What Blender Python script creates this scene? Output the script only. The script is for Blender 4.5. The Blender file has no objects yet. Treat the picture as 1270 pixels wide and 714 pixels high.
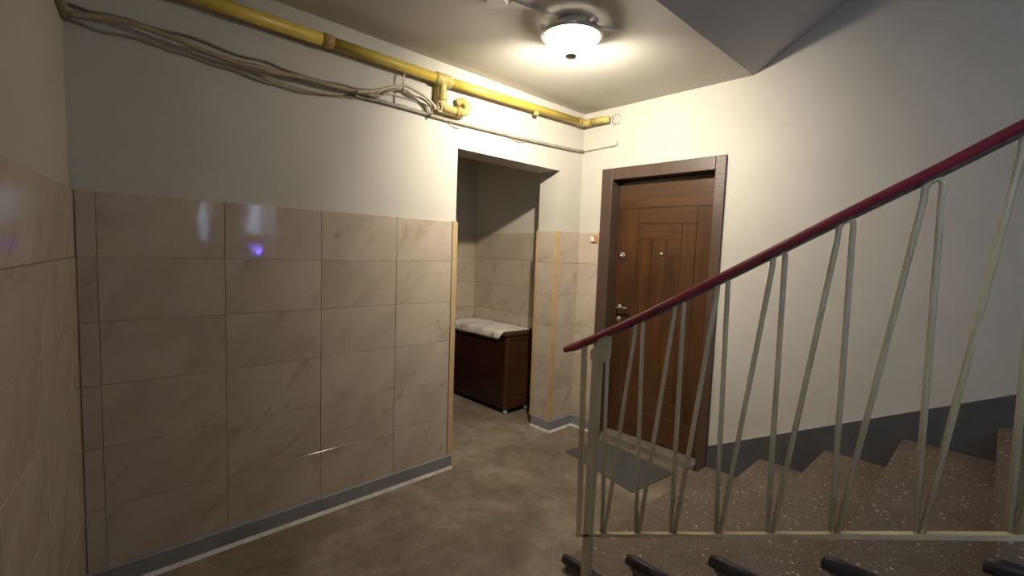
import bpy, bmesh, math, random
from mathutils import Vector, Matrix, noise

scene = bpy.context.scene
C = scene.collection
random.seed(4)
rnd = random.random

# ------------------------------------------------------------------ camera, world, light, exposure
CAM = (-3.05747, -2.43346, 1.44009, 0.81001, -0.07849, 0.03610, 579.06666)
cx, cy, cz, yaw, pitch, roll, focal = CAM
fwd = Vector((math.cos(yaw) * math.cos(pitch), math.sin(yaw) * math.cos(pitch), math.sin(pitch)))
rt0 = Vector((math.sin(yaw), -math.cos(yaw), 0))
up0 = rt0.cross(fwd)
rt = math.cos(roll) * rt0 + math.sin(roll) * up0
up = -math.sin(roll) * rt0 + math.cos(roll) * up0
cd = bpy.data.cameras.new('camera')
cd.sensor_width = 36.0
cd.lens = focal / 1270.0 * 36.0
cd.clip_start = 0.01
cam = bpy.data.objects.new('camera', cd)
C.objects.link(cam)
m3 = Matrix((rt, up, -fwd)).transposed()
cam.matrix_world = Matrix.Translation((cx, cy, cz)) @ m3.to_4x4()
scene.camera = cam

w = bpy.data.worlds.new('world'); scene.world = w; w.use_nodes = True
bg = w.node_tree.nodes['Background']
bg.inputs[0].default_value = (0.42, 0.55, 0.85, 1)
bg.inputs[1].default_value = 1.0

def area_light(name, loc, rot, sx, sy, power, col):
    l = bpy.data.lights.new(name, 'AREA'); l.shape = 'RECTANGLE'; l.size = sx; l.size_y = sy
    l.energy = power; l.color = col
    o = bpy.data.objects.new(name, l); C.objects.link(o); o.location = loc; o.rotation_euler = rot
    return o
# dusk light entering by the two stairwell windows
area_light('window_daylight', (-0.99, -5.16, 1.96), (math.radians(90), 0, 0), 0.5, 0.9, 6, (0.62, 0.76, 1.0))
area_light('window_daylight', (-1.72, -5.16, 1.72), (math.radians(90), 0, math.radians(0)), 0.1, 0.5, .8, (0.62, 0.76, 1.0))
side_n = Vector((-.116, -.82, 0)).normalized(); side_n = Vector((-side_n.y, side_n.x, 0))
side_p = Vector((-3.05, 0, 0)) + Vector((-.116, -.82, 0)).normalized() * 3.5 - side_n * .26 + Vector((0, 0, 2.03))
area_light('window_daylight', side_p, side_n.to_track_quat('-Z', 'Z').to_euler(), 1.1, .74, 33, (0.60, 0.74, 1.0))
# unseen fill light added in the passage to brighten the alcove
area_light('alcove_fill_light', (-1.55, .85, 2.5), (0, 0, 0), .25, .25, 3.2, (1.0, .86, .66))
LAMP_GLOW, LAMP_POWER, SPOT_POWER = 56.0, 13.0, 246.0

scene.view_settings.view_transform = 'Standard'
scene.view_settings.look = 'None'
scene.view_settings.exposure = 0.0
scene.view_settings.gamma = 1.0
scene.view_settings.use_curve_mapping = False

# ------------------------------------------------------------------ materials
def new_mat(name):
    m = bpy.data.materials.new(name); m.use_nodes = True
    nt = m.node_tree; b = nt.nodes['Principled BSDF']
    return m, nt, b
def N(nt, t, **kw):
    n = nt.nodes.new(t)
    for k, v in kw.items():
        if k in n.inputs.keys(): n.inputs[k].default_value = v
        else: setattr(n, k, v)
    return n
def ramp(nt, src, stops):
    r = nt.nodes.new('ShaderNodeValToRGB')
    el = r.color_ramp.elements
    while len(el) < len(stops): el.new(0.5)
    for e, (p, c) in zip(el, stops):
        e.position = p; e.color = (c[0], c[1], c[2], 1) if len(c) == 3 else c
    nt.links.new(src, r.inputs[0])
    return r
def bump(nt, b, src, strength, dist=0.01):
    n = nt.nodes.new('ShaderNodeBump'); n.inputs['Strength'].default_value = strength
    n.inputs['Distance'].default_value = dist
    nt.links.new(src, n.inputs['Height']); nt.links.new(n.outputs[0], b.inputs['Normal'])
def mix(nt, fac, a, b_, blend='MIX'):
    n = nt.nodes.new('ShaderNodeMix'); n.data_type = 'RGBA'; n.blend_type = blend
    for s, v in ((0, fac), (6, a), (7, b_)):
        if hasattr(v, 'links') or isinstance(v, bpy.types.NodeSocket): nt.links.new(v, n.inputs[s])
        elif s == 0: n.inputs[0].default_value = v
        else: n.inputs[s].default_value = (*v, 1)
    return n.outputs[2]

def mottled(name, c1, c2, scale=3.0, rough=0.6, bump_s=0.0, bump_scale=60, spec=0.5, metallic=0.0, detail=5, lo=.35, hi=.65):
    m, nt, b = new_mat(name)
    tc = N(nt, 'ShaderNodeTexCoord')
    n = N(nt, 'ShaderNodeTexNoise', Scale=scale, Detail=detail, Roughness=0.6)
    nt.links.new(tc.outputs['Object'], n.inputs['Vector'])
    r = ramp(nt, n.outputs['Fac'], [(lo, c1), (hi, c2)])
    nt.links.new(r.outputs[0], b.inputs['Base Color'])
    b.inputs['Roughness'].default_value = rough
    b.inputs['Metallic'].default_value = metallic
    b.inputs['Specular IOR Level'].default_value = spec
    if bump_s:
        n2 = N(nt, 'ShaderNodeTexNoise', Scale=bump_scale, Detail=4.0)
        nt.links.new(tc.outputs['Object'], n2.inputs['Vector'])
        bump(nt, b, n2.outputs['Fac'], bump_s, 0.01)
    return m

M = {}
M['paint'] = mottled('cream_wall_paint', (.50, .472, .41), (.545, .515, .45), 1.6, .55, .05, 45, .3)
M['ceiling'] = mottled('ceiling_paint', (.50, .475, .42), (.54, .515, .455), 1.2, .8, .06, 40, .2)
M['soffit'] = mottled('soffit_paint', (.48, .46, .43), (.53, .51, .475), 1.2, .8, .06, 40, .2)
M['alcove'] = mottled('alcove_paint', (.54, .51, .44), (.59, .555, .48), 1.5, .7, .08, 40, .2)
M['sidepaint'] = mottled('dimmed_cream_wall_paint', (.40, .37, .31), (.45, .42, .355), 1.6, .6, .10, 45, .3)  # wall cream darkened: dimness at the left edge put into the colour
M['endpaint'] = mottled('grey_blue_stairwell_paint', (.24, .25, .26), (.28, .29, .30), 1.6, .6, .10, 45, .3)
M['grout'] = mottled('grout', (.30, .235, .17), (.36, .285, .21), 8, .9)
M['trim'] = mottled('tan_tile_trim', (.48, .345, .175), (.54, .395, .215), 9, .45)
M['plinth'] = mottled('grey_oil_paint', (.215, .22, .225), (.26, .262, .265), 5, .42, .15, 30)
M['skirt'] = mottled('dark_grey_oil_paint', (.072, .072, .075), (.092, .092, .095), 5, .5, .12, 30)
M['whiteedge'] = mottled('white_filler', (.42, .40, .36), (.62, .60, .55), 18, .8, .25, 60)
M['iron'] = mottled('cream_painted_iron', (.62, .54, .335), (.70, .62, .40), 14, .38, .25, 90)
M['handrail'] = mottled('red_plastic', (.22, .022, .040), (.28, .030, .052), 6, .26, .05, 60)
M['railstrip'] = mottled('flat_iron_strip', (.05, .035, .03), (.16, .13, .10), 20, .6, .2, 60)
M['frame'] = mottled('brown_painted_steel', (.070, .043, .030), (.088, .055, .039), 6, .34, .25, 130)
M['yellow'] = mottled('yellow_gas_paint', (.50, .36, .05), (.62, .46, .085), 7, .40, .2, 60)
M['yellowdirt'] = mottled('dirty_yellow_paint', (.34, .27, .09), (.55, .44, .13), 22, .5, .3, 60)
M['rust'] = mottled('brown_painted_clamp', (.24, .14, .035), (.46, .31, .075), 30, .6)
M['cable'] = mottled('painted_cable', (.42, .36, .26), (.55, .49, .38), 25, .6)
M['cabledark'] = mottled('dark_cable', (.20, .165, .11), (.30, .25, .17), 20, .6)
M['cabletan'] = mottled('tan_cable', (.30, .25, .16), (.40, .335, .22), 20, .6)
M['greycable'] = mottled('grey_brown_cable', (.26, .225, .175), (.36, .32, .26), 25, .6)
M['conduit'] = mottled('grey_conduit', (.50, .46, .40), (.56, .52, .46), 10, .6)
M['plaster'] = mottled('rough_plaster', (.44, .40, .33), (.54, .505, .435), 16, .85, .6, 40)
M['chrome'] = mottled('brushed_metal', (.62, .60, .57), (.70, .68, .65), 20, .22, 0, metallic=1.0)
M['nickel'] = mottled('lamp_rim_metal', (.50, .47, .44), (.58, .55, .52), 20, .3, 0, metallic=1.0)
M['pan'] = mottled('lamp_pan_paint', (.62, .60, .56), (.68, .66, .62), 10, .5)
M['rubber'] = mottled('dark_rubber_mat', (.062, .062, .055), (.085, .084, .076), 9, .8, .4, 220)
M['matrim'] = mottled('dull_metal_strip', (.30, .28, .25), (.5, .47, .42), 20, .35, metallic=.8)
M['sill'] = mottled('worn_sill_paint', (.14, .115, .092), (.20, .165, .135), 12, .6, .2, 60)
M['black'] = mottled('black_oil_paint', (.022, .021, .022), (.04, .038, .038), 9, .42, .2, 40)
M['bellbase'] = mottled('orange_bell_base', (.42, .19, .08), (.50, .26, .13), 30, .5)
M['bellwhite'] = mottled('white_bell_button', (.72, .70, .66), (.78, .76, .72), 30, .35)
M['glassfoot'] = mottled('clear_plastic_foot', (.45, .44, .42), (.6, .58, .56), 30, .15)
M['winframe'] = mottled('white_window_frame', (.62, .62, .60), (.7, .7, .68), 10, .4)

def wood(name, dark, light, rough=.3, grain_axis=2, scale=1.0):
    m, nt, b = new_mat(name)
    tc = N(nt, 'ShaderNodeTexCoord'); mp = N(nt, 'ShaderNodeMapping')
    s = [14 * scale] * 3; s[grain_axis] = 1.2 * scale
    mp.inputs['Scale'].default_value = s
    nt.links.new(tc.outputs['Object'], mp.inputs[0])
    n = N(nt, 'ShaderNodeTexNoise', Scale=1.6, Detail=6.0, Distortion=.8)
    nt.links.new(mp.outputs[0], n.inputs['Vector'])
    n3 = N(nt, 'ShaderNodeTexNoise', Scale=2.2, Detail=3.0)
    nt.links.new(tc.outputs['Object'], n3.inputs['Vector'])
    r = ramp(nt, n.outputs['Fac'], [(.3, dark), (.7, light)])
    r2 = ramp(nt, n3.outputs['Fac'], [(.3, (.72, .72, .72)), (.7, (1.15, 1.12, 1.05))])
    c = mix(nt, 1.0, r.outputs[0], r2.outputs[0], 'MULTIPLY')
    nt.links.new(c, b.inputs['Base Color'])
    b.inputs['Roughness'].default_value = rough
    bump(nt, b, n.outputs['Fac'], .06, .004)
    return m
M['doorwood'] = wood('brown_door_wood', (.052, .022, .008), (.090, .040, .015), .33)
M['doorwood_h'] = wood('brown_door_wood_across', (.055, .0235, .009), (.094, .042, .0165), .33, 1)
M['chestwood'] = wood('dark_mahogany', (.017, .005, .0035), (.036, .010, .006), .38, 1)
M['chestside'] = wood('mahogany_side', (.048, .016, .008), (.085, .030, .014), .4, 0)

def tile_mat(name, base, dark, light, rough=.065):
    m, nt, b = new_mat(name)
    tc = N(nt, 'ShaderNodeTexCoord'); oi = N(nt, 'ShaderNodeObjectInfo')
    mul = N(nt, 'ShaderNodeMath', operation='MULTIPLY'); mul.inputs[1].default_value = 60.0
    nt.links.new(oi.outputs['Random'], mul.inputs[0])
    cmb = N(nt, 'ShaderNodeCombineXYZ')
    for k in (0, 2): nt.links.new(mul.outputs[0], cmb.inputs[k])
    add = N(nt, 'ShaderNodeVectorMath', operation='ADD')
    nt.links.new(tc.outputs['Object'], add.inputs[0]); nt.links.new(cmb.outputs[0], add.inputs[1])
    mp = N(nt, 'ShaderNodeMapping'); mp.vector_type = 'TEXTURE'
    mp.inputs['Rotation'].default_value = (0, math.radians(-48), 0)
    mp.inputs['Scale'].default_value = (1.0, .4, .38)
    nt.links.new(add.outputs[0], mp.inputs[0])
    cloud = N(nt, 'ShaderNodeTexNoise', Scale=1.1, Detail=4.0, Roughness=.55, Distortion=1.2)
    nt.links.new(mp.outputs[0], cloud.inputs['Vector'])
    r = ramp(nt, cloud.outputs['Fac'], [(.3, dark), (.5, base), (.72, light)])
    vein = N(nt, 'ShaderNodeTexNoise', Scale=.8, Detail=3.0, Roughness=.5, Distortion=1.0)
    nt.links.new(mp.outputs[0], vein.inputs['Vector'])
    vr = ramp(nt, vein.outputs['Fac'], [(.485, (0, 0, 0)), (.500, (1, 1, 1)), (.510, (.45, .45, .45)), (.56, (0, 0, 0))])
    patch = N(nt, 'ShaderNodeTexNoise', Scale=5.0, Detail=2.0)
    nt.links.new(add.outputs[0], patch.inputs['Vector'])
    pr = ramp(nt, patch.outputs['Fac'], [(.45, (0, 0, 0)), (.66, (.75, .75, .75))])
    f = mix(nt, 1.0, vr.outputs[0], pr.outputs[0], 'MULTIPLY')
    c = mix(nt, f, r.outputs[0], (base[0] * .66, base[1] * .58, base[2] * .48))
    nt.links.new(c, b.inputs['Base Color'])
    b.inputs['Roughness'].default_value = rough
    wob = N(nt, 'ShaderNodeTexNoise', Scale=9.0, Detail=1.0)
    nt.links.new(add.outputs[0], wob.inputs['Vector'])
    bump(nt, b, wob.outputs['Fac'], .05, .01)
    return m
M['tile'] = tile_mat('beige_marbled_tile', (.48, .40, .312), (.42, .345, .262), (.535, .455, .36))

def floor_mat():
    m, nt, b = new_mat('scuffed_concrete_floor')
    tc = N(nt, 'ShaderNodeTexCoord')
    n1 = N(nt, 'ShaderNodeTexNoise', Scale=2.2, Detail=7.0, Roughness=.65, Distortion=.5)
    n2 = N(nt, 'ShaderNodeTexNoise', Scale=11.0, Detail=6.0, Roughness=.7)
    n3 = N(nt, 'ShaderNodeTexNoise', Scale=170.0, Detail=2.0)
    for n in (n1, n2, n3): nt.links.new(tc.outputs['Object'], n.inputs['Vector'])
    a = ramp(nt, n1.outputs['Fac'], [(.28, (.13, .10, .068)), (.5, (.215, .172, .122)), (.72, (.36, .31, .24))])
    b2 = ramp(nt, n2.outputs['Fac'], [(.25, (.66, .64, .60)), (.75, (1.2, 1.2, 1.2))])
    b3 = ramp(nt, n3.outputs['Fac'], [(.3, (.7, .7, .7)), (.7, (1.2, 1.2, 1.2))])
    c = mix(nt, 1.0, a.outputs[0], b2.outputs[0], 'MULTIPLY')
    c = mix(nt, .7, c, b3.outputs[0], 'MULTIPLY')
    nt.links.new(c, b.inputs['Base Color'])
    b.inputs['Roughness'].default_value = .7
    bump(nt, b, n2.outputs['Fac'], .2, .01)
    return m
M['floor'] = floor_mat()

def terrazzo():
    m, nt, b = new_mat('worn_terrazzo')
    tc = N(nt, 'ShaderNodeTexCoord')
    n1 = N(nt, 'ShaderNodeTexNoise', Scale=5.0, Detail=6.0, Roughness=.65)
    nt.links.new(tc.outputs['Object'], n1.inputs['Vector'])
    base = ramp(nt, n1.outputs['Fac'], [(.3, (.12, .09, .066)), (.7, (.20, .155, .115))])
    def specks(scale, keep, size, seed):
        mp = N(nt, 'ShaderNodeMapping'); mp.inputs['Location'].default_value = (seed, seed * 2, seed * 3)
        nt.links.new(tc.outputs['Object'], mp.inputs[0])
        v = N(nt, 'ShaderNodeTexVoronoi', Scale=scale); v.inputs['Randomness'].default_value = 1.0
        nt.links.new(mp.outputs[0], v.inputs['Vector'])
        d = N(nt, 'ShaderNodeMath', operation='LESS_THAN'); d.inputs[1].default_value = size
        nt.links.new(v.outputs['Distance'], d.inputs[0])
        sx = N(nt, 'ShaderNodeSeparateColor'); nt.links.new(v.outputs['Color'], sx.inputs[0])
        k = N(nt, 'ShaderNodeMath', operation='LESS_THAN'); k.inputs[1].default_value = keep
        nt.links.new(sx.outputs[0], k.inputs[0])
        q = N(nt, 'ShaderNodeMath', operation='MULTIPLY')
        nt.links.new(d.outputs[0], q.inputs[0]); nt.links.new(k.outputs[0], q.inputs[1])
        return q.outputs[0]
    c = mix(nt, specks(95, .45, .33, 3), base.outputs[0], (.085, .062, .048))
    c = mix(nt, specks(80, .22, .33, 7), c, (.33, .29, .23))
    c = mix(nt, specks(55, .09, .30, 1), c, (.56, .52, .45))
    nt.links.new(c, b.inputs['Base Color'])
    b.inputs['Roughness'].default_value = .5
    bump(nt, b, n1.outputs['Fac'], .15, .01)
    return m
M['terrazzo'] = terrazzo()

def cloth_mat():
    m, nt, b = new_mat('stained_white_oilcloth')
    tc = N(nt, 'ShaderNodeTexCoord')
    n1 = N(nt, 'ShaderNodeTexNoise', Scale=5.5, Detail=4.0, Distortion=.6)
    nt.links.new(tc.outputs['Object'], n1.inputs['Vector'])
    r = ramp(nt, n1.outputs['Fac'], [(.30, (.42, .29, .25)), (.38, (.60, .53, .47)), (.46, (.70, .66, .60)), (.8, (.76, .73, .67))])
    nt.links.new(r.outputs[0], b.inputs['Base Color'])
    b.inputs['Roughness'].default_value = .5
    return m
M['cloth'] = cloth_mat()

def emit(name, col, s):
    m, nt, b = new_mat(name)
    b.inputs['Base Color'].default_value = (.9, .9, .88, 1)
    b.inputs['Emission Color'].default_value = (*col, 1)
    b.inputs['Emission Strength'].default_value = s
    b.inputs['Roughness'].default_value = .3
    return m
M['bowl'] = emit('lit_frosted_glass', (1.0, .935, .82), LAMP_GLOW)
def frosted():
    m = M['bowl']; nt = m.node_tree
    t = nt.nodes.new('ShaderNodeBsdfTransparent'); t.inputs[0].default_value = (1, .98, .94, 1)
    x = nt.nodes.new('ShaderNodeMixShader'); x.inputs[0].default_value = .5
    nt.links.new(nt.nodes['Principled BSDF'].outputs[0], x.inputs[1]); nt.links.new(t.outputs[0], x.inputs[2])
    nt.links.new(x.outputs[0], nt.nodes['Material Output'].inputs[0])
frosted()
M['blueled'] = emit('blue_indicator', (.16, .10, 1.0), 330)
def glass():
    m, nt, b = new_mat('window_glass')
    b.inputs['Transmission Weight'].default_value = 1.0
    b.inputs['Roughness'].default_value = 0.02
    b.inputs['Base Color'].default_value = (.95, .97, 1, 1)
    b.inputs['IOR'].default_value = 1.05
    return m
M['glass'] = glass()

# ------------------------------------------------------------------ geometry helpers
def bx(bm, a, b):
    a = Vector(a); b = Vector(b)
    lo = Vector([min(a[k], b[k]) for k in range(3)]); hi = Vector([max(a[k], b[k]) for k in range(3)])
    r = bmesh.ops.create_cube(bm, size=1.0, matrix=Matrix.Translation((lo + hi) / 2) @ Matrix.Diagonal((*(hi - lo), 1)))
    return r['verts']
def bevel_all(bm, w_, seg=2):
    bmesh.ops.bevel(bm, geom=bm.edges[:], offset=w_, segments=seg, affect='EDGES', profile=.5, clamp_overlap=True)
def obj(name, bm, m, parent=None, smooth=False):
    bmesh.ops.recalc_face_normals(bm, faces=bm.faces)
    me = bpy.data.meshes.new(name); bm.to_mesh(me); bm.free()
    if smooth:
        for p in me.polygons: p.use_smooth = True
    me.materials.append(M[m] if isinstance(m, str) else m)
    o = bpy.data.objects.new(name, me); C.objects.link(o)
    if parent is not None: o.parent = parent
    return o
def box_obj(name, a, b, m, parent=None, bev=0.0, seg=2):
    bm = bmesh.new(); bx(bm, a, b)
    if bev: bevel_all(bm, bev, seg)
    return obj(name, bm, m, parent)
def struct(o): o['kind'] = 'structure'; return o
def tag(o, label, cat, group=None):
    o['label'] = label; o['category'] = cat
    if group: o['group'] = group
    return o
def empty(name, loc=(0, 0, 0)):
    o = bpy.data.objects.new(name, None); C.objects.link(o); o.empty_display_size = .1
    o.location = loc
    return o
def local(o, parent):
    """parts are modelled in world coordinates; keep them there under a moved Empty"""
    o.parent = parent
    o.matrix_parent_inverse = Matrix.Translation(-Vector(parent.location))
    return o
def catmull(pts, per=6):
    P = [Vector(p) for p in pts]
    if len(P) < 3: return P
    Q = [2 * P[0] - P[1]] + P + [2 * P[-1] - P[-2]]
    out = []
    for i in range(1, len(Q) - 2):
        for k in range(per):
            t = k / per
            a, b, c, d = Q[i - 1], Q[i], Q[i + 1], Q[i + 2]
            out.append(.5 * ((2 * b) + (c - a) * t + (2 * a - 5 * b + 4 * c - d) * t * t + (3 * b - a - 3 * c + d) * t ** 3))
    out.append(P[-1])
    return out
def tube(bm, pts, r, n=10, caps=True):
    P = [Vector(p) for p in pts]
    T = []
    for i in range(len(P)):
        a = P[max(i - 1, 0)]; b = P[min(i + 1, len(P) - 1)]
        T.append((b - a).normalized())
    u = T[0].orthogonal().normalized()
    rings = []
    for i, p in enumerate(P):
        u = (u - T[i] * u.dot(T[i])).normalized()
        v = T[i].cross(u)
        rr = r[i] if isinstance(r, (list, tuple)) else r
        rings.append([bm.verts.new(p + rr * (math.cos(2 * math.pi * k / n) * u + math.sin(2 * math.pi * k / n) * v)) for k in range(n)])
    for a, b in zip(rings, rings[1:]):
        for k in range(n):
            bm.faces.new((a[k], a[(k + 1) % n], b[(k + 1) % n], b[k]))
    if caps:
        bm.faces.new(rings[0]); bm.faces.new(rings[-1])
def tube_obj(name, pts, r, m, parent=None, n=10, smooth=True):
    bm = bmesh.new(); tube(bm, pts, r, n)
    return obj(name, bm, m, parent, smooth)
def lathe(bm, prof, centre, n=48):
    c = Vector(centre); rings = []
    for (r, z) in prof:
        if r < 1e-6: rings.append([bm.verts.new(c + Vector((0, 0, z)))])
        else: rings.append([bm.verts.new(c + Vector((r * math.cos(2 * math.pi * k / n), r * math.sin(2 * math.pi * k / n), z))) for k in range(n)])
    for a, b in zip(rings, rings[1:]):
        for k in range(n):
            k2 = (k + 1) % n
            if len(a) == 1 and len(b) == 1: continue
            if len(a) == 1: bm.faces.new((a[0], b[k], b[k2]))
            elif len(b) == 1: bm.faces.new((a[k], a[k2], b[0]))
            else: bm.faces.new((a[k], a[k2], b[k2], b[k]))
def sweep(bm, section, pts, closed_caps=True):
    """section: list of (offset_x, offset_normal) for a path in the y-z plane, x across"""
    rings = []
    P = [Vector(p) for p in pts]
    for i, p in enumerate(P):
        a = P[max(i - 1, 0)]; b = P[min(i + 1, len(P) - 1)]
        t = (b - a).normalized(); nrm = Vector((1, 0, 0)).cross(t).normalized()
        if nrm.z < 0: nrm = -nrm
        rings.append([bm.verts.new(p + Vector((sx, 0, 0)) + nrm * sn) for sx, sn in section])
    n = len(section)
    for a, b in zip(rings, rings[1:]):
        for k in range(n): bm.faces.new((a[k], a[(k + 1) % n], b[(k + 1) % n], b[k]))
    bm.faces.new(rings[0]); bm.faces.new(rings[-1])
def prism_x(bm, poly, x0, x1):
    """polygon given in (y, z), extruded from x0 to x1"""
    A = [bm.verts.new((x0, y, z)) for y, z in poly]; B = [bm.verts.new((x1, y, z)) for y, z in poly]
    n = len(poly)
    bm.faces.new(A); bm.faces.new(B)
    for k in range(n): bm.faces.new((A[k], A[(k + 1) % n], B[(k + 1) % n], B[k]))

# ------------------------------------------------------------------ dimensions (metres)
H = 2.56; HT = 1.613; TH = .2538; TW = .4317; T0 = -2.978; XL = -3.05
OX1, OX2, OZ, OD = -1.2566, -.272, 2.074, .2067
AX, AY = .045, 1.40                       # alcove: right wall, far wall
YE = -5.0                                 # stairwell end wall
NY, ND, N0Z, RS, RX = -1.163, .327, .057, .168, -1.4555
NSTEP = 8
WT = 4.9                                  # height of the tall stairwell walls
CFOLD = -1.285

# ------------------------------------------------------------------ room shell
struct(box_obj('floor', (-4.2, YE - .2, -.12), (.3, AY + .2, 0), 'floor'))
# tiled wall with the alcove opening
bm = bmesh.new()
bx(bm, (-3.4, 0, 0), (OX1, OD, H)); bx(bm, (OX2, 0, 0), (0, OD, H)); bx(bm, (OX1, 0, OZ), (OX2, OD, H))
wall_left = struct(obj('wall_left', bm, 'paint'))
# door wall, door hole y -1.15 .. -.23
DY0, DY1, DZ = -.24, -1.14, 2.085
bm = bmesh.new()
bx(bm, (0, OD, 0), (.30, DY0, H + .2)); bx(bm, (0, DY0, DZ), (.30, DY1, H + .2)); bx(bm, (0, DY1, 0), (.30, CFOLD, H + .2))
bx(bm, (0, CFOLD, 0), (.30, YE - .15, WT)); bx(bm, (.16, DY0, 0), (.30, DY1, DZ))
wall_right = struct(obj('wall_right', bm, 'paint'))
# slightly splayed wall at the far left
ang = math.atan2(-.82, -.116)
d_ = Vector((-.116, -.82, 0)).normalized()
nrm = Vector((-d_.y, d_.x, 0))            # points into the room
if nrm.x < 0: nrm = -nrm
def side_block(bm, s0, s1, z0, z1, n0=-.2, n1=0.0):
    o = Vector((XL, 0, 0))
    q = [o + d_ * s0 + nrm * n1, o + d_ * s1 + nrm * n1, o + d_ * s1 + nrm * n0, o + d_ * s0 + nrm * n0]
    lo = [bm.verts.new(v + Vector((0, 0, z0))) for v in q]; hi = [bm.verts.new(v + Vector((0, 0, z1))) for v in q]
    bm.faces.new(lo); bm.faces.new(hi)
    for k in range(4): bm.faces.new((lo[k], lo[(k + 1) % 4], hi[(k + 1) % 4], hi[k]))
bm = bmesh.new()
W3 = (2.95, 4.05, 1.66, 2.40)
side_block(bm, 0, W3[0], 0, H); side_block(bm, W3[1], 5.3, 0, H)
side_block(bm, W3[0], W3[1], 0, W3[2]); side_block(bm, W3[0], W3[1], W3[3], H)
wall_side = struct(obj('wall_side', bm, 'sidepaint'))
# alcove walls and ceiling
wall_alcove_right = struct(box_obj('wall_alcove_right', (AX, OD, 0), (AX + .15, AY + .15, H), 'alcove'))
wall_alcove_back = struct(box_obj('wall_alcove_back', (-2.2, AY, 0), (AX, AY + .15, H), 'alcove'))
struct(box_obj('wall_alcove_left', (-2.35, OD, 0), (-2.2, AY + .15, H), 'alcove'))
# ceilings: flat slab, and the soffit of the flight above rising from the fold
bm = bmesh.new()
bx(bm, (-4.2, YE - .15, H), (-1.5, AY + .15, H + .2)); bx(bm, (-1.5, CFOLD, H), (AX + .2, AY + .15, H + .2))
struct(obj('ceiling', bm, 'ceiling'))
bm = bmesh.new()
sl = .60
y2 = YE - .1
prism_x(bm, [(CFOLD, H), (y2, H + sl * (CFOLD - y2)), (y2, H + sl * (CFOLD - y2) + .2), (CFOLD, H + .2)], -1.5, 0)
struct(obj('ceiling.001', bm, 'soffit'))
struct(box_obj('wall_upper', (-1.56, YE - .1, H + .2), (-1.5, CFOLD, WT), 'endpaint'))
bm = bmesh.new()
for s0, s1, z0, z1 in ((W3[0], W3[0] + .05, W3[2], W3[3]), (W3[1] - .05, W3[1], W3[2], W3[3]), (W3[0] + .475, W3[0] + .525, W3[2] + .05, W3[3] - .05), (W3[0] + .05, W3[1] - .05, W3[2], W3[2] + .05), (W3[0] + .05, W3[1] - .05, W3[3] - .05, W3[3])):
    side_block(bm, s0, s1, z0, z1, -.13, -.08)
w3 = struct(obj('window_3', bm, 'winframe'))
for s0, s1 in ((W3[0] + .05, W3[0] + .475), (W3[0] + .525, W3[1] - .05)):
    bm = bmesh.new(); side_block(bm, s0, s1, W3[2] + .05, W3[3] - .05, -.108, -.102)
    obj('pane', bm, 'glass', w3)
# stairwell end wall with two window holes
W1 = (-1.22, -.76, 1.52, 2.40); W2 = (-1.77, -1.66, 1.34, 2.10)
bm = bmesh.new()
xs = sorted([-4.2, .0, W1[0], W1[1], W2[0], W2[1]])
for a, b in zip(xs, xs[1:]):
    for Wn in (W1, W2):
        if abs(a - Wn[0]) < 1e-6:
            bx(bm, (a, YE - .15, 0), (b, YE, Wn[2])); bx(bm, (a, YE - .15, Wn[3]), (b, YE, WT)); break
    else: bx(bm, (a, YE - .15, 0), (b, YE, WT))
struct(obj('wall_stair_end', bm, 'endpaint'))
for i, Wn in enumerate((W1, W2)):
    bm = bmesh.new(); t = .035 if i == 0 else .02
    for a, b in (((Wn[0], Wn[2]), (Wn[0] + t, Wn[3])), ((Wn[1] - t, Wn[2]), (Wn[1], Wn[3])),
                 ((Wn[0] + t, Wn[2]), (Wn[1] - t, Wn[2] + t)), ((Wn[0] + t, Wn[3] - t), (Wn[1] - t, Wn[3]))):
        bx(bm, (a[0], YE - .10, a[1]), (b[0], YE - .05, b[1]))
    wf = struct(obj('window_%d' % (i + 1), bm, 'winframe'))
    box_obj('pane', (Wn[0] + t, YE - .078, Wn[2] + t), (Wn[1] - t, YE - .072, Wn[3] - t), 'glass', wf)

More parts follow.
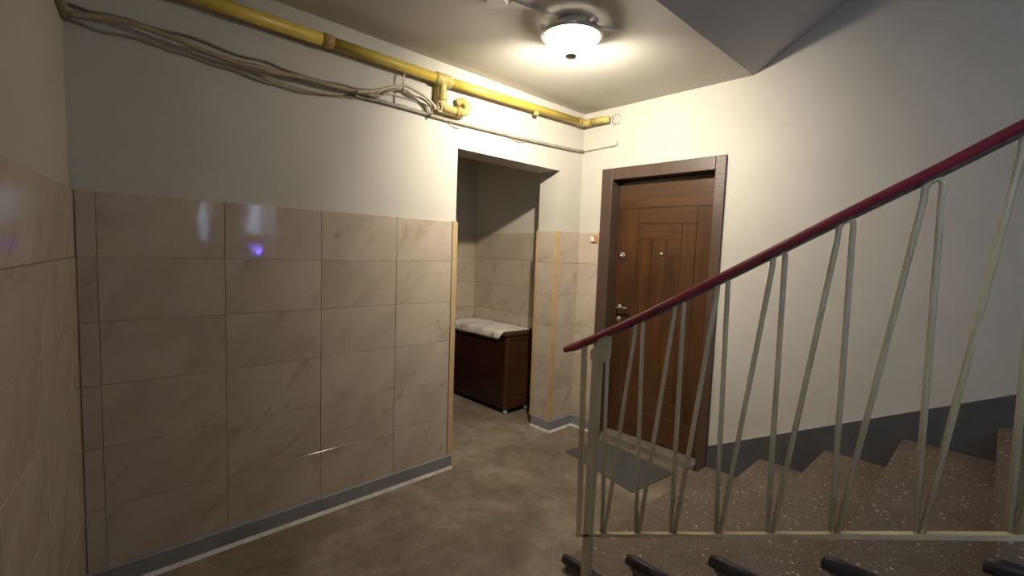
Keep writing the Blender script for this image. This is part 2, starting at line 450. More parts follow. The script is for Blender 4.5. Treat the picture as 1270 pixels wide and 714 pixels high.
# ------------------------------------------------------------------ wall tiles, each its own piece
TT, GAP = .013, .0016
tile_cache = {}
def tile_mesh(w_, h_):
    key = (round(w_, 4), round(h_, 4))
    if key not in tile_cache:
        bm = bmesh.new(); bx(bm, (-w_ / 2, -TT, -h_ / 2), (w_ / 2, 0, h_ / 2))
        edges = [e for e in bm.edges if all(v.co.y < -TT / 2 for v in e.verts)]
        bmesh.ops.bevel(bm, geom=edges, offset=.0014, segments=1, affect='EDGES')
        bmesh.ops.recalc_face_normals(bm, faces=bm.faces)
        me = bpy.data.meshes.new('tile'); bm.to_mesh(me); bm.free(); me.materials.append(M['tile'])
        tile_cache[key] = me
    return tile_cache[key]
ROWS = [(HT - (k + 1) * TH, HT - k * TH) for k in range(6)]
def tile_wall(origin, ux, cols, parent, rows=ROWS):
    """origin: floor point on the wall; ux: unit vector along the wall, seen from the room left to right"""
    origin = Vector(origin); ux = Vector(ux).normalized()
    nn = Vector((ux.y, -ux.x, 0))          # out of the wall, into the room
    rot = Matrix((ux, -nn, Vector((0, 0, 1)))).transposed().to_4x4()
    a0, a1 = cols[0], cols[-1]
    bm = bmesh.new()
    bx(bm, (a0, -.006, rows[-1][0]), (a1, -.0005, rows[0][1] - .001))
    bm.transform(Matrix.Translation(origin) @ rot)
    obj('grout_bed', bm, 'grout', parent)
    for a, b in zip(cols, cols[1:]):
        for z0, z1 in rows:
            o = bpy.data.objects.new('tile', tile_mesh(b - a - GAP, z1 - z0 - GAP)); C.objects.link(o)
            jit = (rnd() - .5) * .0008
            o.matrix_world = Matrix.Translation(origin + ux * ((a + b) / 2) + nn * jit + Vector((0, 0, (z0 + z1) / 2))) @ rot @ Matrix.Rotation((rnd() - .5) * .003, 4, 'Z') @ Matrix.Rotation((rnd() - .5) * .0025, 4, 'X')
            o.parent = parent
cols = [XL + .0130] + [T0 + k * TW for k in range(4)] + [OX1 - .036]
tile_wall((0, 0, 0), (1, 0, 0), cols, wall_left)
tile_wall((0, 0, 0), (1, 0, 0), [-.254, -.0135], wall_left)                     # pier beside the alcove
tile_wall((OX2, OD, 0), (0, -1, 0), [.020, OD - .012], wall_left)               # reveal of the pier
tile_wall((0, 0, 0), (0, -1, 0), [.0005, .207], wall_right)                     # between corner and door
tile_wall((AX, AY, 0), (0, -1, 0), [.0, .30, .30 + TW, .30 + 2 * TW - .04], wall_alcove_right)
tile_wall((0, AY, 0), (1, 0, 0), [-.235, AX - .0135], wall_alcove_back)
L_ = 3.6
p1 = Vector((XL, 0, 0)) + d_ * L_
tile_wall(p1, -d_, [L_ - .016 - .13 - k * TW for k in range(7, -1, -1)] + [L_ - .0020], wall_side)

# tan corner trims
def trim(name, pts, parent):
    bm = bmesh.new()
    for a, b in pts: bx(bm, a, b)
    return obj(name, bm, 'trim', parent)
trim('corner_trim', [((OX1 - .034, -.0165, .085), (OX1 + .004, 0, HT + .002)), ((OX1, 0, .085), (OX1 + .004, .02, HT + .002))], wall_left)
trim('corner_trim', [((OX2 - .0165, -.0165, .085), (OX2 + .016, 0, HT + .002)), ((OX2 - .0165, 0, .085), (OX2, .010, HT + .002))], wall_left)
trim('corner_trim', [((OX2 - .0165, OD - .018, .085), (OX2, OD + .003, HT + .002))], wall_left)

# painted plinths with a white filler edge on the floor
def plinth(path, parent_name, dep=.022, h=.092, edge=True, mat='plinth'):
    """path: floor points along the wall (room on the right hand side of travel)"""
    P = [Vector((x, y, 0)) for x, y in path]
    def ring(off, z):
        out = []
        for i, p in enumerate(P):
            ds = []
            if i > 0: ds.append((P[i] - P[i - 1]).normalized())
            if i < len(P) - 1: ds.append((P[i + 1] - P[i]).normalized())
            ns = [Vector((d.y, -d.x, 0)) for d in ds]
            n = sum(ns, Vector()); n.normalize()
            k = off / max(.3, n.dot(ns[0]))
            out.append(p + n * k + Vector((0, 0, z)))
        return out
    def strip(rings):
        bm = bmesh.new()
        V = [[bm.verts.new(v) for v in r] for r in rings]
        m = len(V)
        for a in range(m):
            b = (a + 1) % m
            for k in range(len(P) - 1): bm.faces.new((V[a][k], V[a][k + 1], V[b][k + 1], V[b][k]))
        bm.faces.new([r[0] for r in V]); bm.faces.new([r[-1] for r in V])
        return bm
    o = struct(obj(parent_name, strip([ring(.0008, .0), ring(.0008, h), ring(dep * .75, h), ring(dep, h - .008), ring(dep, 0)]), mat))
    if edge:
        obj('filler_edge', strip([ring(dep + .0004, .0), ring(dep + .0004, .014), ring(dep + .005, .013), ring(dep + .016, .0)]), 'whiteedge', o)
    return o
plinth([(XL + .004, 0), (OX1 - .002, 0)], 'baseboard_left')
plinth([(OX2, OD - .02), (OX2, 0), (0, 0), (0, -.208)], 'baseboard_pier')
pa = Vector((XL, 0, 0)) + d_ * L_
pb = Vector((XL, 0, 0)) + d_ * .04
plinth([(pa.x, pa.y), (pb.x, pb.y)], 'baseboard_side')
plinth([(-.24, AY), (AX, AY), (AX, OD + .02)], 'baseboard_alcove', edge=False)

# sloping painted band on the stair wall
bm = bmesh.new()
sk = lambda y: .192 + (-1.164 - y) * .5135
prism_x(bm, [(-1.168, .0), (-1.168, sk(-1.168)), (-3.44, sk(-3.44)), (-3.44, sk(-3.44) - .5), (-1.9, .0)], -.009, -.0005)
bs = struct(obj('baseboard_right', bm, 'skirt'))
bm = bmesh.new()
prism_x(bm, [(-1.168, sk(-1.168) + .0005), (-1.168, sk(-1.168) + .006), (-3.44, sk(-3.44) + .006), (-3.44, sk(-3.44) + .0005)], -.0075, -.0005)
obj('filler_edge', bm, 'whiteedge', bs)

# ------------------------------------------------------------------ apartment door
FB = .15                                   # back of the frame
bm = bmesh.new()
oy0, oy1, oz = -.2135, -1.166, 2.10
iy0, iy1, iz = -.312, -1.098, 2.012
xf = -.018
for a, b in (((xf, oy0, 0), (-.0008, iy0, oz)), ((xf, iy1, 0), (-.0008, oy1, oz)), ((xf, iy0, iz), (-.0008, iy1, oz))):
    bx(bm, a, b)
bevel_all(bm, .004, 2)
door = struct(obj('door_1', bm, 'frame'))
bm = bmesh.new()
bx(bm, (-.0008, DY0 - .003, .0), (.14, iy0, DZ - .004)); bx(bm, (-.0008, iy1, .0), (.14, DY1 + .003, DZ - .004)); bx(bm, (-.0008, iy0, iz), (.14, iy1, DZ - .004))
obj('jamb', bm, 'frame', door)
LX = .088                                  # face of the leaf
leaf = box_obj('door_leaf', (LX + .006, iy0 - .001, .045), (LX + .05, iy1 + .001, iz - .004), 'doorwood', door)
def panel(y0, y1, z0, z1, across=False):
    g = .0009
    bm = bmesh.new(); bx(bm, (LX, y0 - g, z0 + g), (LX + .0062, y1 + g, z1 - g))
    e = [e for e in bm.edges if all(abs(v.co.x - LX) < 1e-5 for v in e.verts)]
    bmesh.ops.bevel(bm, geom=e, offset=.0013, segments=1, affect='EDGES')
    return obj('panel', bm, 'doorwood_h' if across else 'doorwood', leaf)
ya, yb, yc, yd, ye, yf, yg = iy0 - .002, -.500, -.620, -.735, -.848, -.952, iy1 + .002
zt = iz - .006
panel(ya, yg, 1.797, zt, True)
panel(ya, yb, .25, 1.797); panel(yf, yg, .25, 1.797)
panel(yb, yf, 1.680, 1.797, True)
panel(yb, ye, 1.563, 1.680, True)
panel(ye, yf, .37, 1.680)
panel(yb, yc, .49, 1.563)
panel(yc, yd, .49, 1.563)
panel(yd, ye, 1.448, 1.563, True); panel(yd, ye, .61, 1.448)
panel(yd, ye, .49, .61, True)
panel(yb, ye, .37, .49, True); panel(yb, yf, .25, .37, True)
panel(ya, yg, .05, .25, True)
box_obj('threshold', (-.030, -.330, .0), (LX - .002, -1.096, .042), 'sill', door, .004)
bm = bmesh.new()
prism_x(bm, [(-.36, .0), (-.36, .011), (-1.06, .011), (-1.06, .0)], -.062, -.034)
obj('threshold_strip', bm, 'matrim', door)
def disc_x(bm, y, z, r, x0, x1, n=24, rim=.0):
    prof = [(0, x0), (r - rim, x0), (r, x0 + (x1 - x0) * .4), (r, x1), (0, x1)]
    b2 = bmesh.new(); lathe(b2, prof, (0, 0, 0), n)
    b2.transform(Matrix.Translation((0, y, z)) @ Matrix.Rotation(math.radians(90), 4, 'Y'))
    me = bpy.data.meshes.new('t'); b2.to_mesh(me); b2.free(); bm.from_mesh(me); bpy.data.meshes.remove(me)
bm = bmesh.new(); disc_x(bm, -.366, 1.434, .031, LX - .012, LX - .0003, 28, .006)
esc = obj('lock_escutcheon', bm, 'chrome', leaf, True)
bm = bmesh.new(); disc_x(bm, -.366, 1.434, .011, LX - .019, LX - .0122, 20, .002); bx(bm, (LX - .020, -.3645, 1.424), (LX - .0191, -.3675, 1.444))
obj('keyhole_cover', bm, 'nickel', leaf, True)
bm = bmesh.new(); disc_x(bm, -.699, 1.457, .014, LX - .010, LX - .0003, 24, .004)
obj('peephole', bm, 'chrome', leaf, True)
bm = bmesh.new(); disc_x(bm, -.699, 1.457, .006, LX - .0125, LX - .0102, 16, .002)
obj('peephole_lens', bm, 'black', leaf, True)
bm = bmesh.new(); disc_x(bm, -.362, 1.030, .026, LX - .010, LX - .0003, 28, .004)
obj('handle_rose', bm, 'chrome', leaf, True)
tube_obj('lever_handle', catmull([(LX - .010, -.362, 1.030), (LX - .045, -.362, 1.030), (LX - .056, -.372, 1.031), (LX - .056, -.41, 1.036), (LX - .052, -.468, 1.034)], 5), .0085, 'chrome', leaf)
bm = bmesh.new(); disc_x(bm, -.362, .935, .026, LX - .010, LX - .0003, 28, .004); bx(bm, (LX - .022, -.358, .918), (LX - .0102, -.366, .944))
obj('lower_lock', bm, 'chrome', leaf, True)

# door in the alcove whose casing edge shows past the opening
bm = bmesh.new()
for a, b in (((-.345, 0), (-.243, 2.06)), ((-1.25, 0), (-1.15, 2.06)), ((-1.15, 1.97), (-.345, 2.06))):
    bx(bm, (a[0], AY - .03, a[1]), (b[0], AY - .0006, b[1]))
d2 = struct(obj('door_2', bm, 'frame'))
box_obj('door_leaf', (-1.149, AY - .02, .01), (-.346, AY - .001, 1.969), 'doorwood', d2)

# ------------------------------------------------------------------ staircase
stairs = tag(empty('staircase', (-.73, NY, 0)), 'terrazzo stair flight rising to the right along the grey-banded wall', 'stairs')
def ny(i): return NY - i * ND
def nz(i): return N0Z + i * RS
for i in range(NSTEP):
    y0, z1 = ny(i), nz(i); z0 = 0.0 if i == 0 else nz(i - 1)
    last = i == NSTEP - 1
    y1 = YE + .001 if last else ny(i + 1) - .02
    poly = [(y0, z1), (y1, z1)]
    if last: poly += [(y1, z0 - .05), (y0 - .02, z0 - .05)] if False else [(y1, z0), (y0 - .02, z0)]
    else: poly += [(y0 - .02, z0)]
    if z1 - z0 > .08: poly += [(y0 - .02, z1 - .045), (y0, z1 - .035)]
    else: poly += [(y0 - .012, z0), (y0, z1 - .02)]
    bm = bmesh.new(); prism_x(bm, poly, RX, -.0095)
    es = [e for e in bm.edges if abs(e.verts[0].co.y - y0) < 1e-5 and abs(e.verts[1].co.y - y0) < 1e-5 and abs(e.verts[0].co.z - e.verts[1].co.z) < 1e-5]
    bmesh.ops.bevel(bm, geom=es, offset=.007, segments=2, affect='EDGES')
    st = local(obj('step', bm, 'terrazzo'), stairs)
    # rounded black lip on the open end of the step
    sec = [(.019 * math.cos(a), .024 * math.sin(a)) for a in [k * math.pi / 6 for k in range(12)]]
    yl = y0 - .02 - ND + .045 if not last else y0 - .4
    zc = z1 - .010
    bm = bmesh.new()
    P = [Vector((RX + .006, y0 + .016, zc - .006)), Vector((RX + .006, y0 + .010, zc)), Vector((RX + .006, y0 - .02, zc + .004)), Vector((RX + .006, yl, zc + .004))]
    rings = []
    for p, s in zip(P, (.55, .9, 1.0, 1.0)):
        rings.append([bm.verts.new(p + Vector((a * s, 0, b * s))) for a, b in sec])
    for a, b in zip(rings, rings[1:]):
        for k in range(12): bm.faces.new((a[k], a[(k + 1) % 12], b[(k + 1) % 12], b[k]))
    bm.faces.new(rings[0]); bm.faces.new(rings[-1])
    o = obj('edge_lip', bm, 'black', None, True); o.parent = st
bm = bmesh.new()
topl = [(ny(0) - .02, 0.0)] + [(ny(i) - .02, (0 if i == 1 else nz(i - 1)) if False else nz(i - 1)) for i in range(1, NSTEP)]
zz = nz(NSTEP - 2)
poly = topl + [(YE + .001, zz), (YE + .001, zz - .18), (ny(NSTEP - 1) + .05, zz - .18), (ny(1) - .25, -.0), ]
prism_x(bm, poly, RX + .01, -.0095)
local(obj('stair_slab', bm, 'soffit'), stairs)

# ------------------------------------------------------------------ railing
PX = -1.50
rail = tag(empty('stair_railing', (PX, -1.32, 0)), 'cream iron stair railing of hairpin bars under a red plastic handrail', 'railing')
TOPS = [(-1.501, 1.198), (-1.656, 1.290), (-1.801, 1.377), (-1.962, 1.468), (-2.123, 1.560), (-2.296, 1.655), (-2.455, 1.750)]
BOTS = [(-1.391, .305), (-1.544, .379), (-1.685, .447), (-1.842, .522), (-1.997, .598), (-2.160, .677), (-2.336, .761), (-2.496, .837)]
while TOPS[-1][0] > -3.25:
    TOPS.append((TOPS[-1][0] - .163, TOPS[-1][1] + .089)); BOTS.append((BOTS[-1][0] - .163, BOTS[-1][1] + .079))
RB = .0078
for k, (ty, tz) in enumerate(TOPS):
    (ay, az), (by, bz) = BOTS[k], BOTS[k + 1]
    r = .0165
    hw = r
    ay -= .007; by += .007
    pts = [(PX, ay, az), (PX, ay + (ty + hw - ay) * .5, az + (tz - .05 - az) * .5), (PX, ty + hw, tz - .05)]
    for a in range(0, 181, 20):
        pts.append((PX, ty + hw * math.cos(math.radians(a)), tz - .02 + .018 * math.sin(math.radians(a)) - .006 * math.cos(math.radians(a))))
    pts += [(PX, ty - hw, tz - .04), (PX, by + (ty - hw - by) * .5, bz + (tz - .04 - bz) * .5), (PX, by, bz)]
    local(tube_obj('baluster', pts, RB, 'iron', None, 10), rail)
# single bar beside the newel, end post, newel post, bracket
local(tube_obj('baluster', [(PX, -1.366, 1.095), (PX, -1.372, .80), (PX, -1.384, .305)], RB, 'iron', None, 10), rail)
def flat_post(name, top, bot, wy, wx, pathmid=None):
    bm = bmesh.new()
    (y0, z0), (y1, z1) = top, bot
    vs = []
    for (y, z) in ((y0, z0), (y1, z1)):
        vs.append([bm.verts.new((PX + sx * wx / 2, y + sy * wy / 2, z)) for sx, sy in ((-1, -1), (1, -1), (1, 1), (-1, 1))])
    bm.faces.new(vs[0]); bm.faces.new(vs[1])
    for k in range(4): bm.faces.new((vs[0][k], vs[0][(k + 1) % 4], vs[1][(k + 1) % 4], vs[1][k]))
    bevel_all(bm, .003, 2)
    return local(obj(name, bm, 'iron'), rail)
flat_post('newel_post', (-1.320, 1.052), (-1.316, 0), .040, .026)
flat_post('end_post', (-1.250, 1.060), (-1.269, .235), .026, .012)
bm = bmesh.new()
prism_x(bm, [(-1.328, 1.108), (-1.374, 1.125), (-1.374, 1.030), (-1.360, 1.010), (-1.336, 1.006), (-1.310, 1.000), (-1.292, 1.012), (-1.292, 1.050), (-1.312, 1.056), (-1.322, 1.070)], PX - .0155, PX + .0155)
bevel_all(bm, .003, 2)
local(obj('bracket', bm, 'iron'), rail)
# bottom flat bar
bm = bmesh.new()
bp_ = [(-1.262, .244)] + BOTS[:]
bp_ = [(PX, y, z - .008) for y, z in bp_]
sweep(bm, [(-.013, -.006), (.013, -.006), (.013, .006), (-.013, .006)], bp_)
local(obj('bottom_rail', bm, 'iron'), rail)
# handrail: moulded plastic over a flat strip
HR = [(-1.156, 1.025), (-1.330, 1.114), (-1.523, 1.219), (-1.783, 1.372), (-2.104, 1.564), (-2.310, 1.683), (-2.432, 1.757)]
while HR[-1][0] > -3.3: HR.append((HR[-1][0] - .163, HR[-1][1] + .089))
HP = catmull([(PX, y, z) for y, z in HR], 4)
sec = [(-.020, -.013), (.020, -.013), (.0245, -.006), (.0245, .002), (.019, .0095), (.010, .0135), (0, .0148), (-.010, .0135), (-.019, .0095), (-.0245, .002), (-.0245, -.006)]
bm = bmesh.new(); sweep(bm, sec, HP)
hr = local(obj('handrail', bm, 'handrail', None, False), rail)
bm = bmesh.new(); sweep(bm, [(-.015, -.0185), (.015, -.0185), (.015, -.0132), (-.015, -.0132)], catmull([(PX, y, z) for y, z in [(-1.185, 1.040)] + HR[1:]], 4))
local(obj('flat_strip', bm, 'railstrip'), rail)

# ------------------------------------------------------------------ ceiling lamp
LC = Vector((-1.258, -.899, 0))
lamp = tag(empty('ceiling_lamp', (LC.x, LC.y, H)), 'lit round frosted glass ceiling lamp with metal rim and finial', 'lamp')
def lathe_obj(name, prof, m, smooth=True):
    bm = bmesh.new(); lathe(bm, prof, LC, 56)
    return local(obj(name, bm, m, None, smooth), lamp)
lathe_obj('lamp_pan', [(0, H - .0006), (.072, H - .0006), (.074, H - .040), (.100, H - .053), (.128, H - .058), (.128, H - .062), (0, H - .062)], 'pan')
lathe_obj('lamp_rim', [(.130, 2.500), (.142, 2.503), (.149, 2.497), (.151, 2.486), (.146, 2.478), (.138, 2.476), (.1345, 2.484), (.130, 2.494), (.130, 2.500)], 'nickel')
lathe_obj('glass_bowl', [(.133, 2.4955), (.1335, 2.484), (.128, 2.468), (.112, 2.447), (.088, 2.426), (.060, 2.411), (.030, 2.403), (0, 2.401)], 'bowl')
lathe_obj('finial', [(0, 2.4008), (.022, 2.4015), (.029, 2.400), (.030, 2.395), (.026, 2.389), (.014, 2.384), (0, 2.382)], 'nickel')
bulb = bpy.data.lights.new('bulb', 'POINT'); bulb.energy = LAMP_POWER; bulb.color = (1.0, .925, .80); bulb.shadow_soft_size = .022
bo = bpy.data.objects.new('bulb', bulb); C.objects.link(bo); bo.location = (LC.x + .032, LC.y + .028, 2.434)
local(bo, lamp)
# spot added inside the fitting: extra light towards the corner, left side stays dim
spot = bpy.data.lights.new('corner_spot', 'SPOT'); spot.energy = SPOT_POWER; spot.color = (1.0, .925, .80); spot.shadow_soft_size = .02
spot.spot_size = math.pi; spot.spot_blend = 1.0
lo_ = bpy.data.objects.new('corner_spot', spot); C.objects.link(lo_); lo_.location = (LC.x + .032, LC.y + .028, 2.434)
lo_.rotation_euler = Vector((.80, .60, -.55)).to_track_quat('-Z', 'Y').to_euler()
local(lo_, lamp)
for a in (45 + 100, 45 - 18, 45 + 222):
    t = math.radians(a); c = LC + Vector((math.cos(t) * .142, math.sin(t) * .142, 2.514))
    bm = bmesh.new()
    for k in (-1, 0, 1): bx(bm, (-.020, k * .010 - .004, -.010), (.012, k * .010 + .004, .010))
    bx(bm, (-.024, -.014, .004), (.006, .014, .012))
    bevel_all(bm, .0012, 1)
    bm.transform(Matrix.Translation(c) @ Matrix.Rotation(t, 4, 'Z'))
    local(obj('clip', bm, 'bellwhite'), lamp)
# surface conduit on the ceiling and its round box
bm = bmesh.new()
def cond(bm, a, b, w_=.022, h=.013):
    a = Vector((*a, 0)); b = Vector((*b, 0)); d = (b - a).normalized(); n = Vector((-d.y, d.x, 0)) * w_ / 2
    lo = [bm.verts.new(v + Vector((0, 0, H - h))) for v in (a - n, b - n, b + n, a + n)]
    hi = [bm.verts.new(v + Vector((0, 0, H - .0005))) for v in (a - n, b - n, b + n, a + n)]
    bm.faces.new(lo); bm.faces.new(hi)
    for k in range(4): bm.faces.new((lo[k], lo[(k + 1) % 4], hi[(k + 1) % 4], hi[k]))
cond(bm, (-1.592, -.818), (-1.345, -.874))
tag(obj('cable_conduit', bm, 'conduit'), 'grey cable conduit on the ceiling left of the lamp', 'conduit')
bm = bmesh.new(); cond(bm, (-1.172, -.930), (-1.045, -1.02), .016, .012)
tag(obj('cable_conduit', bm, 'pan'), 'short white cable conduit on the ceiling right of the lamp', 'conduit')
bm = bmesh.new(); lathe(bm, [(0, H - .0006), (.050, H - .0006), (.050, H - .016), (.046, H - .021), (0, H - .021)], (-1.640, -.775, 0), 32)
tag(obj('junction_box', bm, 'conduit', None, False), 'round grey junction box on the ceiling at the conduit end', 'junction box')

# ------------------------------------------------------------------ yellow gas pipe
gas = tag(empty('gas_pipe', (-1.42, -.06, 2.435)), 'yellow painted gas pipe along the wall under the ceiling', 'pipe')
PR = .028
def pz(x): return 2.434 + (max(x, -1.44) + 1.44) * .024
PYY = -.058
def gp(name, pts, r, m='yellow', n=16):
    return local(tube_obj(name, pts, r, m, None, n), gas)
gp('pipe_run', [(x, PYY, pz(x)) for x in (-3.03, -2.6, -2.1)], PR * 1.08, 'yellow')
gp('pipe_run', [(x, PYY, pz(x)) for x in (-2.1, -1.44)], PR, 'yellow')
gp('pipe_run', [(x, PYY, pz(x)) for x in (-1.40, -.9, -.115)], PR * .94, 'yellow')
gp('coupling', [(-2.135, PYY, pz(-2.1)), (-2.13, PYY, pz(-2.1)), (-2.085, PYY, pz(-2.1)), (-2.08, PYY, pz(-2.1))], [PR * 1.1, PR * 1.2, PR * 1.2, PR * 1.1], 'rust')
gp('tee_fitting', [(-1.478, PYY, pz(-1.44)), (-1.472, PYY, pz(-1.44)), (-1.365, PYY, pz(-1.44)), (-1.36, PYY, pz(-1.44))], [PR * 1.05, PR * 1.28, PR * 1.28, PR * 1.05], 'yellowdirt')
gp('branch_pipe', catmull([(-1.420, PYY, 2.425), (-1.420, PYY, 2.36), (-1.420, PYY, 2.300), (-1.405, PYY, 2.280), (-1.37, PYY, 2.277), (-1.30, PYY, 2.279)], 5), .0225, 'yellowdirt')
gp('branch_collar', [(-1.420, PYY, 2.345), (-1.420, PYY, 2.340), (-1.420, PYY, 2.318), (-1.420, PYY, 2.313)], [.023, .028, .028, .023], 'yellowdirt')
gp('elbow', catmull([(-1.305, PYY, 2.279), (-1.265, PYY - .004, 2.280), (-1.243, PYY - .006, 2.296), (-1.242, PYY, 2.330), (-1.262, PYY + .012, 2.350), (-1.280, -.030, 2.346), (-1.284, -.0245, 2.344)], 5), .0225, 'yellowdirt')
gp('union_nut', [(-1.325, PYY, 2.279), (-1.322, PYY, 2.279), (-1.290, PYY, 2.280), (-1.287, PYY, 2.280)], [.024, .031, .031, .024], 'rust', 8)
gp('elbow', catmull([(-.125, PYY, pz(-.12)), (-.085, PYY - .001, pz(-.1)), (-.062, PYY - .022, pz(-.06)), (-.060, PYY - .06, pz(-.06) + .002)], 5), PR, 'yellowdirt')
gp('pipe_run', [(-.060, -.115, 2.468), (-.058, -.21, 2.468), (-.046, -.250, 2.467), (-.033, -.268, 2.467)], PR * .92, 'yellowdirt')
gp('clamp', [(-.155, PYY, pz(-.15)), (-.15, PYY, pz(-.15)), (-.128, PYY, pz(-.13)), (-.123, PYY, pz(-.13))], [PR, PR * 1.16, PR * 1.16, PR], 'rust')
b_ = box_obj('test_plug', (-.640, PYY - .018, 2.405), (-.612, PYY + .010, 2.432), 'yellowdirt', None, .004); local(b_, gas)
bm = bmesh.new()
bmesh.ops.create_icosphere(bm, subdivisions=3, radius=1.0)
for v in bm.verts:
    n = noise.noise(v.co * 2.9) * .45
    v.co = Vector((v.co.x * .010 * (1 + n), v.co.y * .036 * (1 + n), v.co.z * .040 * (1 + n)))
bm.transform(Matrix.Translation((-.001, -.308, 2.467)))
tag(obj('plaster_patch', bm, 'plaster', None, True), 'rough plaster patch where the yellow pipe enters the door wall', 'plaster')
bm = bmesh.new(); bx(bm, (-1.4480, -.052, 2.263), (-1.436, -.0006, 2.41)); bx(bm, (-1.44, -.052, 2.250), (-1.27, -.0006, 2.262))
bevel_all(bm, .003, 1)
local(obj('wall_bracket', bm, 'yellowdirt'), gas)

# ------------------------------------------------------------------ cables on the wall
def cable(pts, y, r, m, label, per=5, wob=.0, name='cable', n=7):
    P = []
    for p in pts:
        x, z = p[0], p[1]
        yy = p[2] if len(p) > 2 else y
        P.append((x, yy, z))
    P = catmull(P, per)
    if wob: P = [p + Vector((0, noise.noise(p * 9 + Vector((wob, 0, 0))) * .002, noise.noise(p * 9 + Vector((0, wob, 5))) * .012)) for p in P]
    return tag(tube_obj(name, P, r, m, None, n), label, 'cable')
cable([(-1.942, 2.228), (-1.874, 2.229), (-1.655, 2.231), (-1.377, 2.226), (-1.058, 2.230), (-.684, 2.236), (-.244, 2.250), (-.016, 2.262)], -.013, .0115, 'greycable', 'straight cream painted cable running above the alcove opening to the corner')
t_ = tube_obj('cable', catmull([(-.011, -.024, 2.262), (-.010, -.182, 2.267), (-.010, -.315, 2.271), (-.009, -.330, 2.276), (-.009, -.330, 2.303)], 5), .0035, 'cabletan', None, 7)
tag(t_, 'thin cable on the door wall left of the door, hooked up at its end', 'cable')
cable([(-3.034, 2.228), (-2.934, 2.256), (-2.763, 2.258), (-2.597, 2.234), (-2.475, 2.223), (-2.307, 2.228), (-2.118, 2.234), (-1.90, 2.236), (-1.82, 2.248)], -.042, .0105, 'cabletan', 'thick tan cable, middle of the bundle at the upper left', wob=1)
cable([(-3.034, 2.282), (-2.761, 2.277), (-2.624, 2.281), (-2.44, 2.271), (-2.23, 2.259), (-2.033, 2.259), (-1.847, 2.274), (-1.81, 2.274)], -.009, .0055, 'cabledark', 'thin dark cable, uppermost of the bundle at the upper left', wob=3)
cable([(-3.034, 2.224), (-2.93, 2.222), (-2.763, 2.214), (-2.597, 2.202), (-2.41, 2.182), (-2.196, 2.175), (-1.994, 2.206), (-1.95, 2.208)], -.009, .005, 'cabletan', 'thin sagging cable, lowest of the bundle at the upper left', wob=5)
cable([(-2.70, 2.232), (-2.472, 2.214), (-2.339, 2.200), (-2.154, 2.190), (-2.032, 2.208), (-2.00, 2.212)], -.022, .0045, 'cable', 'thin pale cable sagging just above the lowest cable', wob=7)
cable([(-2.55, 2.246), (-2.33, 2.243), (-2.12, 2.246), (-1.95, 2.252), (-1.87, 2.256)], -.022, .004, 'cable', 'thin pale cable between the thick tan and the uppermost dark cable', wob=9)
cable([(-1.96, 2.226), (-1.884, 2.250), (-1.815, 2.276), (-1.767, 2.303), (-1.719, 2.322), (-1.669, 2.333), (-1.617, 2.329), (-1.563, 2.318), (-1.525, 2.302), (-1.486, 2.272), (-1.478, 2.25)], -.066, .0085, 'cable', 'cream cable strand arching over to the pipe branch, upper of two', wob=11)
cable([(-1.80, 2.260), (-1.77, 2.280), (-1.73, 2.305), (-1.655, 2.321), (-1.60, 2.306), (-1.55, 2.300), (-1.51, 2.285), (-1.482, 2.258), (-1.484, 2.214)], -.036, .006, 'cabletan', 'tan cable strand arching over to the pipe branch, lower of two', wob=13)
cable([(-1.804, 2.268), (-1.707, 2.286), (-1.577, 2.286), (-1.478, 2.283)], -.0075, .003, 'cable', 'thin straight wire below the arching strands')
cable([(-1.476, 2.292), (-1.456, 2.290), (-1.449, 2.262), (-1.458, 2.236), (-1.478, 2.242), (-1.494, 2.27)], -.094, .0035, 'cable', 'small white wire loop under the pipe branch')
cable([(-1.669, 2.402), (-1.679, 2.385), (-1.678, 2.34), (-1.673, 2.296)], -.050, .0045, 'cable', 'upright bent hook holding the arching strands', name='cable_hook')
cable([(-1.706, 2.292), (-1.706, 2.240)], -.006, .0035, 'cabletan', 'short upright wire stub above the straight cable')
cable([(-1.335, 2.2135), (-1.318, 2.207), (-1.293, 2.196), (-1.255, 2.195)], -.010, .003, 'cable', 'short loose wire end hanging below the straight cable')
cable([(-.82, 2.223), (-.77, 2.211), (-.71, 2.213), (-.66, 2.226)], -.010, .0026, 'cable', 'thin wire loop sagging under the straight cable above the alcove')
tag(tube_obj('cable_stub', [(-3.043, -.022, 2.232), (-3.065, -.16, 2.252), (-3.085, -.32, 2.295)], .017, 'cabledark', None, 10), 'dark cable stub on the far left wall at the corner', 'cable')

# ------------------------------------------------------------------ doorbell
bell = tag(empty('doorbell', (-.0135, -.166, 1.562)), 'small doorbell with white button on orange base, left of the door', 'doorbell')
o = box_obj('bell_base', (-.026, -.150, 1.534), (-.0139, -.199, 1.592), 'bellbase', None, .003); local(o, bell)
o = box_obj('bell_button', (-.034, -.146, 1.540), (-.0262, -.172, 1.578), 'bellwhite', None, .003); local(o, bell)

# ------------------------------------------------------------------ doormat
bm = bmesh.new()
q = [(-.468, -.346), (-.609, -.985), (-.168, -1.025), (-.085, -.372)]
lo = [bm.verts.new((x, y, .0006)) for x, y in q]; hi = [bm.verts.new((x, y, .006)) for x, y in q]
bm.faces.new(lo); bm.faces.new(hi)
for k in range(4): bm.faces.new((lo[k], lo[(k + 1) % 4], hi[(k + 1) % 4], hi[k]))
tag(obj('doormat', bm, 'rubber'), 'flat dark rubber doormat on the floor before the brown door', 'mat')

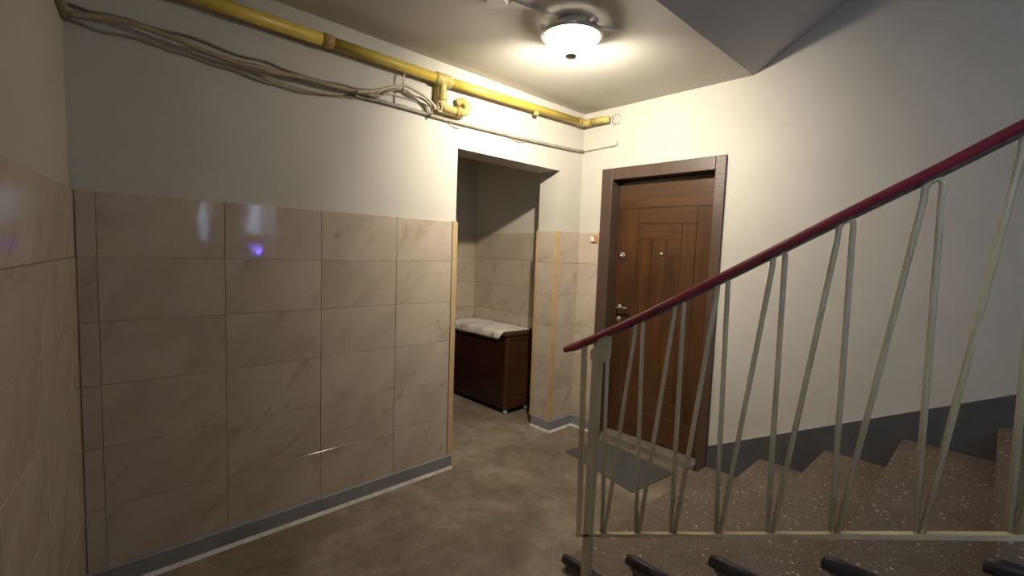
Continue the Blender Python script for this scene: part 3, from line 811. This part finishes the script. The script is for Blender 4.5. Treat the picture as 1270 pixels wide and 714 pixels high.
# ------------------------------------------------------------------ wooden chest in the alcove
CX0, CX1, CY0, CY1 = -.313, AX - .030, .483, 1.368
chest = tag(empty('storage_chest', ((CX0 + CX1) / 2, CY0, 0)), 'low dark mahogany chest on small clear feet in the alcove', 'chest')
def cp(name, a, b, m, bev=.0):
    return local(box_obj(name, a, b, m, None, bev), chest)
cp('carcass', (CX0 + .016, CY0 + .016, .045), (CX1, CY1, .712), 'chestwood')
fr = cp('front_panel', (CX0, CY0 + .045, .085), (CX0 + .0155, CY1, .675), 'chestwood', .003)
for k in range(2):
    y0 = CY0 + .075 + k * .42
    f = box_obj('raised_field', (CX0 - .004, y0, .14), (CX0 - .0003, y0 + .37, .62), 'chestwood', None, .0012); f.parent = fr; f.matrix_parent_inverse = Matrix.Identity(4)
cp('corner_post', (CX0 - .004, CY0 - .004, .045), (CX0 + .040, CY0 + .040, .690), 'chestside', .012)
cp('side_panel', (CX0 + .042, CY0 + .004, .115), (CX1, CY0 + .0155, .655), 'chestside')
cp('bottom_rail', (CX0 + .042, CY0 - .004, .045), (CX1, CY0 + .0155, .110), 'chestside', .005)
cp('bottom_moulding', (CX0 + .042, CY0 - .001, .1115), (CX1, CY0 + .0155, .130), 'chestside', .003)
cp('front_rail', (CX0 - .002, CY0 + .042, .045), (CX0 + .0155, CY1, .083), 'chestwood', .004)
cp('top_board', (CX0 - .010, CY0 - .012, .692), (CX1, CY1, .728), 'chestside', .012)
cp('top_moulding', (CX0 + .042, CY0 - .002, .658), (CX1, CY0 + .0155, .690), 'chestside', .005)
for fx, fy in ((CX0 + .022, CY0 + .022), (CX1 - .05, CY0 + .022), (CX0 + .022, CY1 - .05), (CX1 - .05, CY1 - .05)):
    bm = bmesh.new(); lathe(bm, [(0, .0), (.010, .0), (.018, .006), (.021, .018), (.018, .032), (.012, .0445), (0, .0445)], (fx, fy, 0), 16)
    local(obj('foot', bm, 'glassfoot', None, True), chest)
# cloth over it
bm = bmesh.new()
ys = [CY0 + .05 + (CY1 - CY0 - .05 + .012) * k / 30 for k in range(31)]
prof = [(AX - .020, .738), (-.02, .736), (-.09, .7345), (-.16, .735), (-.23, .736), (-.285, .737), (-.316, .735), (-.331, .722), (-.335, .70), (-.335, .68), (-.335, .662)]
vv = []
for i, y in enumerate(ys):
    row = []
    for j, (x, z) in enumerate(prof):
        y_ = y
        k_ = max(0, 1 - i / 8)
        y_ = y + k_ * (-.02 * (1 - j / 7) if j < 7 else .045 * (j - 7) / 3)
        dz = noise.noise(Vector((x * 7, y * 6, 1))) * .006
        dx = 0
        if j >= 8: dx = -abs(noise.noise(Vector((y * 9, 3, j * .2)))) * .010; dz = noise.noise(Vector((y * 5, 7, 0))) * .008 if j == 10 else 0
        else: dz = abs(dz)
        row.append(bm.verts.new((x + dx, y_, z + dz)))
    vv.append(row)
for a, b in zip(vv, vv[1:]):
    for j in range(len(prof) - 1): bm.faces.new((a[j], a[j + 1], b[j + 1], b[j]))
bmesh.ops.recalc_face_normals(bm, faces=bm.faces)
if sum(f.normal.z for f in bm.faces) < 0: bmesh.ops.reverse_faces(bm, faces=bm.faces)
bmesh.ops.solidify(bm, geom=bm.faces[:], thickness=.003)
tag(obj('cloth_cover', bm, 'cloth', None, True), 'whitish stained cloth draped over the top of the dark chest', 'cloth')

# ------------------------------------------------------------------ blue indicator mirrored in the tiles
ind = tag(empty('indicator_light', (-1.10, YE, 1.326)), 'small blue indicator light whose reflection glows in the left wall tiles', 'light')
bm = bmesh.new(); lathe(bm, [(0, 0), (.05, 0), (.05, .02), (.04, .028), (0, .028)], (0, 0, 0), 24)
bm.transform(Matrix.Translation((-1.10, YE + .0005, 1.326)) @ Matrix.Rotation(math.radians(-90), 4, 'X'))
local(obj('housing', bm, 'black'), ind)
bm = bmesh.new(); lathe(bm, [(0, .0285), (.018, .0285), (.016, .036), (.008, .041), (0, .042)], (0, 0, 0), 24)
bm.transform(Matrix.Translation((-1.10, YE + .0005, 1.326)) @ Matrix.Rotation(math.radians(-90), 4, 'X'))
local(obj('lens', bm, 'blueled', None, True), ind)
